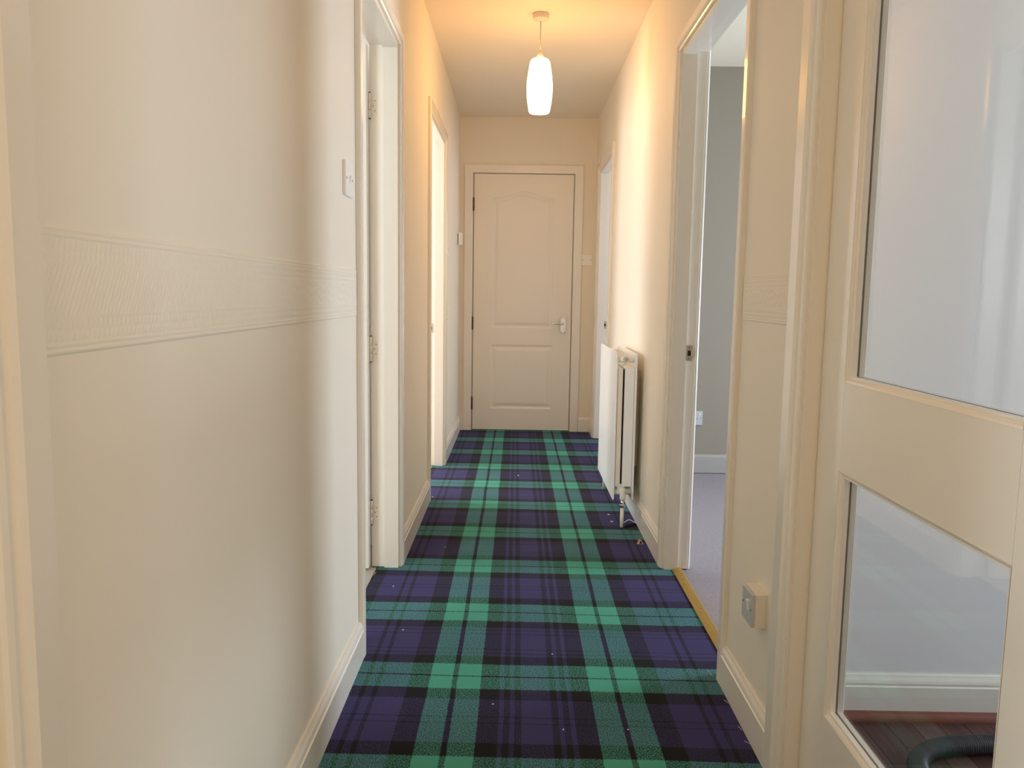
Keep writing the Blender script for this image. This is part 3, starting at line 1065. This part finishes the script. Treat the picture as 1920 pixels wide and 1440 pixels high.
# resample evenly
acc = [0]
for a, b_ in zip(cp, cp[1:]):
    acc.append(acc[-1] + math.dist(a, b_))
pts, rad_l = [], []
s, j = 0.0, 0
R0 = .023
PITCH = .0058
while s < acc[-1]:
    while acc[j + 1] < s:
        j += 1
    t = (s - acc[j]) / (acc[j + 1] - acc[j])
    pts.append((cp[j][0] + (cp[j + 1][0] - cp[j][0]) * t, cp[j][1] + (cp[j + 1][1] - cp[j][1]) * t, R0 + .0005))
    rad_l.append(R0 - .0012 + .0012 * math.sin(s / PITCH * 6.283))
    s += PITCH / 6
hose = MB().tube(pts, R0, 'hose', 20, radii=rad_l).build('vacuum_hose')
tag(hose, 'black corrugated vacuum cleaner hose on the wood floor', 'hose')

# ================================================================= SMALL BITS ON THE CARPET


def fleck(x, y, r, seed, where='lying on the tartan carpet'):
    g = random.Random(seed)
    bm = bmesh.new()
    bmesh.ops.create_icosphere(bm, subdivisions=1, radius=r)
    for v in bm.verts:
        v.co *= g.uniform(.5, 1.25)
        v.co.z *= .45
        v.co.x *= 1.3
    me = bpy.data.meshes.new('lint_fleck')
    bm.to_mesh(me)
    bm.free()
    me.materials.append(M['lint'])
    o = bpy.data.objects.new('lint_fleck', me)
    COL.objects.link(o)
    o.location = (x, y, r * .30)
    o.rotation_euler[2] = g.uniform(0, 3)
    return tag(o, 'tiny white lint fleck ' + where, 'lint', 'lint flecks on the carpet')


MIDC, RADP = 'lying out on the tartan carpet stripes', 'on the carpet beside the radiator pipe'
for i, (x, y, r, wh) in enumerate([(-.047, 1.966, .0025, MIDC), (.121, 2.262, .0028, MIDC), (.131, 1.849, .0026, MIDC), (.292, 1.855, .0024, MIDC),
                                   (-.438, 2.79, .003, 'on the carpet inside the hinged doorway edge'), (-.349, 2.415, .003, 'on the purple squares near the embossed border wall'),
                                   (.467, 3.79, .006, RADP), (.466, 3.67, .006, RADP), (.022, 4.60, .006, 'level with the bright doorway in mid carpet'),
                                   (-.290, 3.25, .003, 'on the carpet before the skirting between the doorways')]):
    fleck(x, y, r, i + 20, wh)

sc = MB()
sc.add([(0, 0, 0), (.014, .002, 0), (.003, .006, .0), (.002, .003, .006)], [(0, 2, 1), (0, 1, 3), (1, 2, 3), (2, 0, 3)], 'lint')
o = sc.build('paint_flake')
o.location = (-.436, 4.07, 0)
tag(o, 'white paint flake at the edge of the bright doorway', 'paint flake')

# splintered carpet gripper end by the skirting
wc = thing('wood_splinter', (.550, 3.345, 0), 'small broken piece of wood lying against the skirting', 'wood chip')
q = MB().add([(.535, 3.335, .0), (.565, 3.335, .0), (.566, 3.347, .0), (.546, 3.344, .020), (.553, 3.352, .017), (.560, 3.349, .004)],
             [(0, 1, 2), (0, 3, 1), (1, 3, 5), (1, 5, 2), (2, 5, 4), (3, 4, 5), (0, 2, 4, 3)], 'chip')
q.build('splinter', wc)
q = MB().add([(.548, 3.334, .002), (.558, 3.334, .002), (.556, 3.335, .012), (.551, 3.335, .012), (.548, 3.338, .002), (.558, 3.338, .002), (.556, 3.339, .012), (.551, 3.339, .012)],
             [(0, 1, 2, 3), (7, 6, 5, 4), (0, 4, 5, 1), (1, 5, 6, 2), (2, 6, 7, 3), (3, 7, 4, 0)], 'dark')
q.build('dark_core', wc)

# thin white wire by the radiator pipe
wr_ = MB().tube([(.514, 3.640, .004), (.528, 3.650, .006), (.542, 3.668, .010), (.553, 3.672, .011), (.566, 3.655, .008), (.578, 3.640, .006)], .0022, 'lint', 8).build('bell_wire')
tag(wr_, 'thin white wire between radiator pipe and skirting', 'wire')

# loose threads along the cut edges
for i, (x, y, a, ln) in enumerate([(.573, 2.150, 2.4, .016), (.574, 2.140, 3.4, .013), (.577, 1.99, 2.9, .012), (.576, 1.86, 2.7, .010), (.577, 1.80, 3.3, .013), (-.530, 2.90, .9, .012), (-.532, 2.83, 1.5, .014)]):
    q = MB().tube([(x, y, .001), (x + ln * .5 * math.cos(a), y + ln * .5 * math.sin(a), .006), (x + ln * math.cos(a), y + ln * math.sin(a), .009)], .0008, 'thread', 6)
    tag(q.build('loose_thread'), 'loose carpet thread ' + ('at the edge of the hinged doorway' if x < 0 else 'along the skirting below the boxed switch'), 'thread', 'frayed carpet threads')
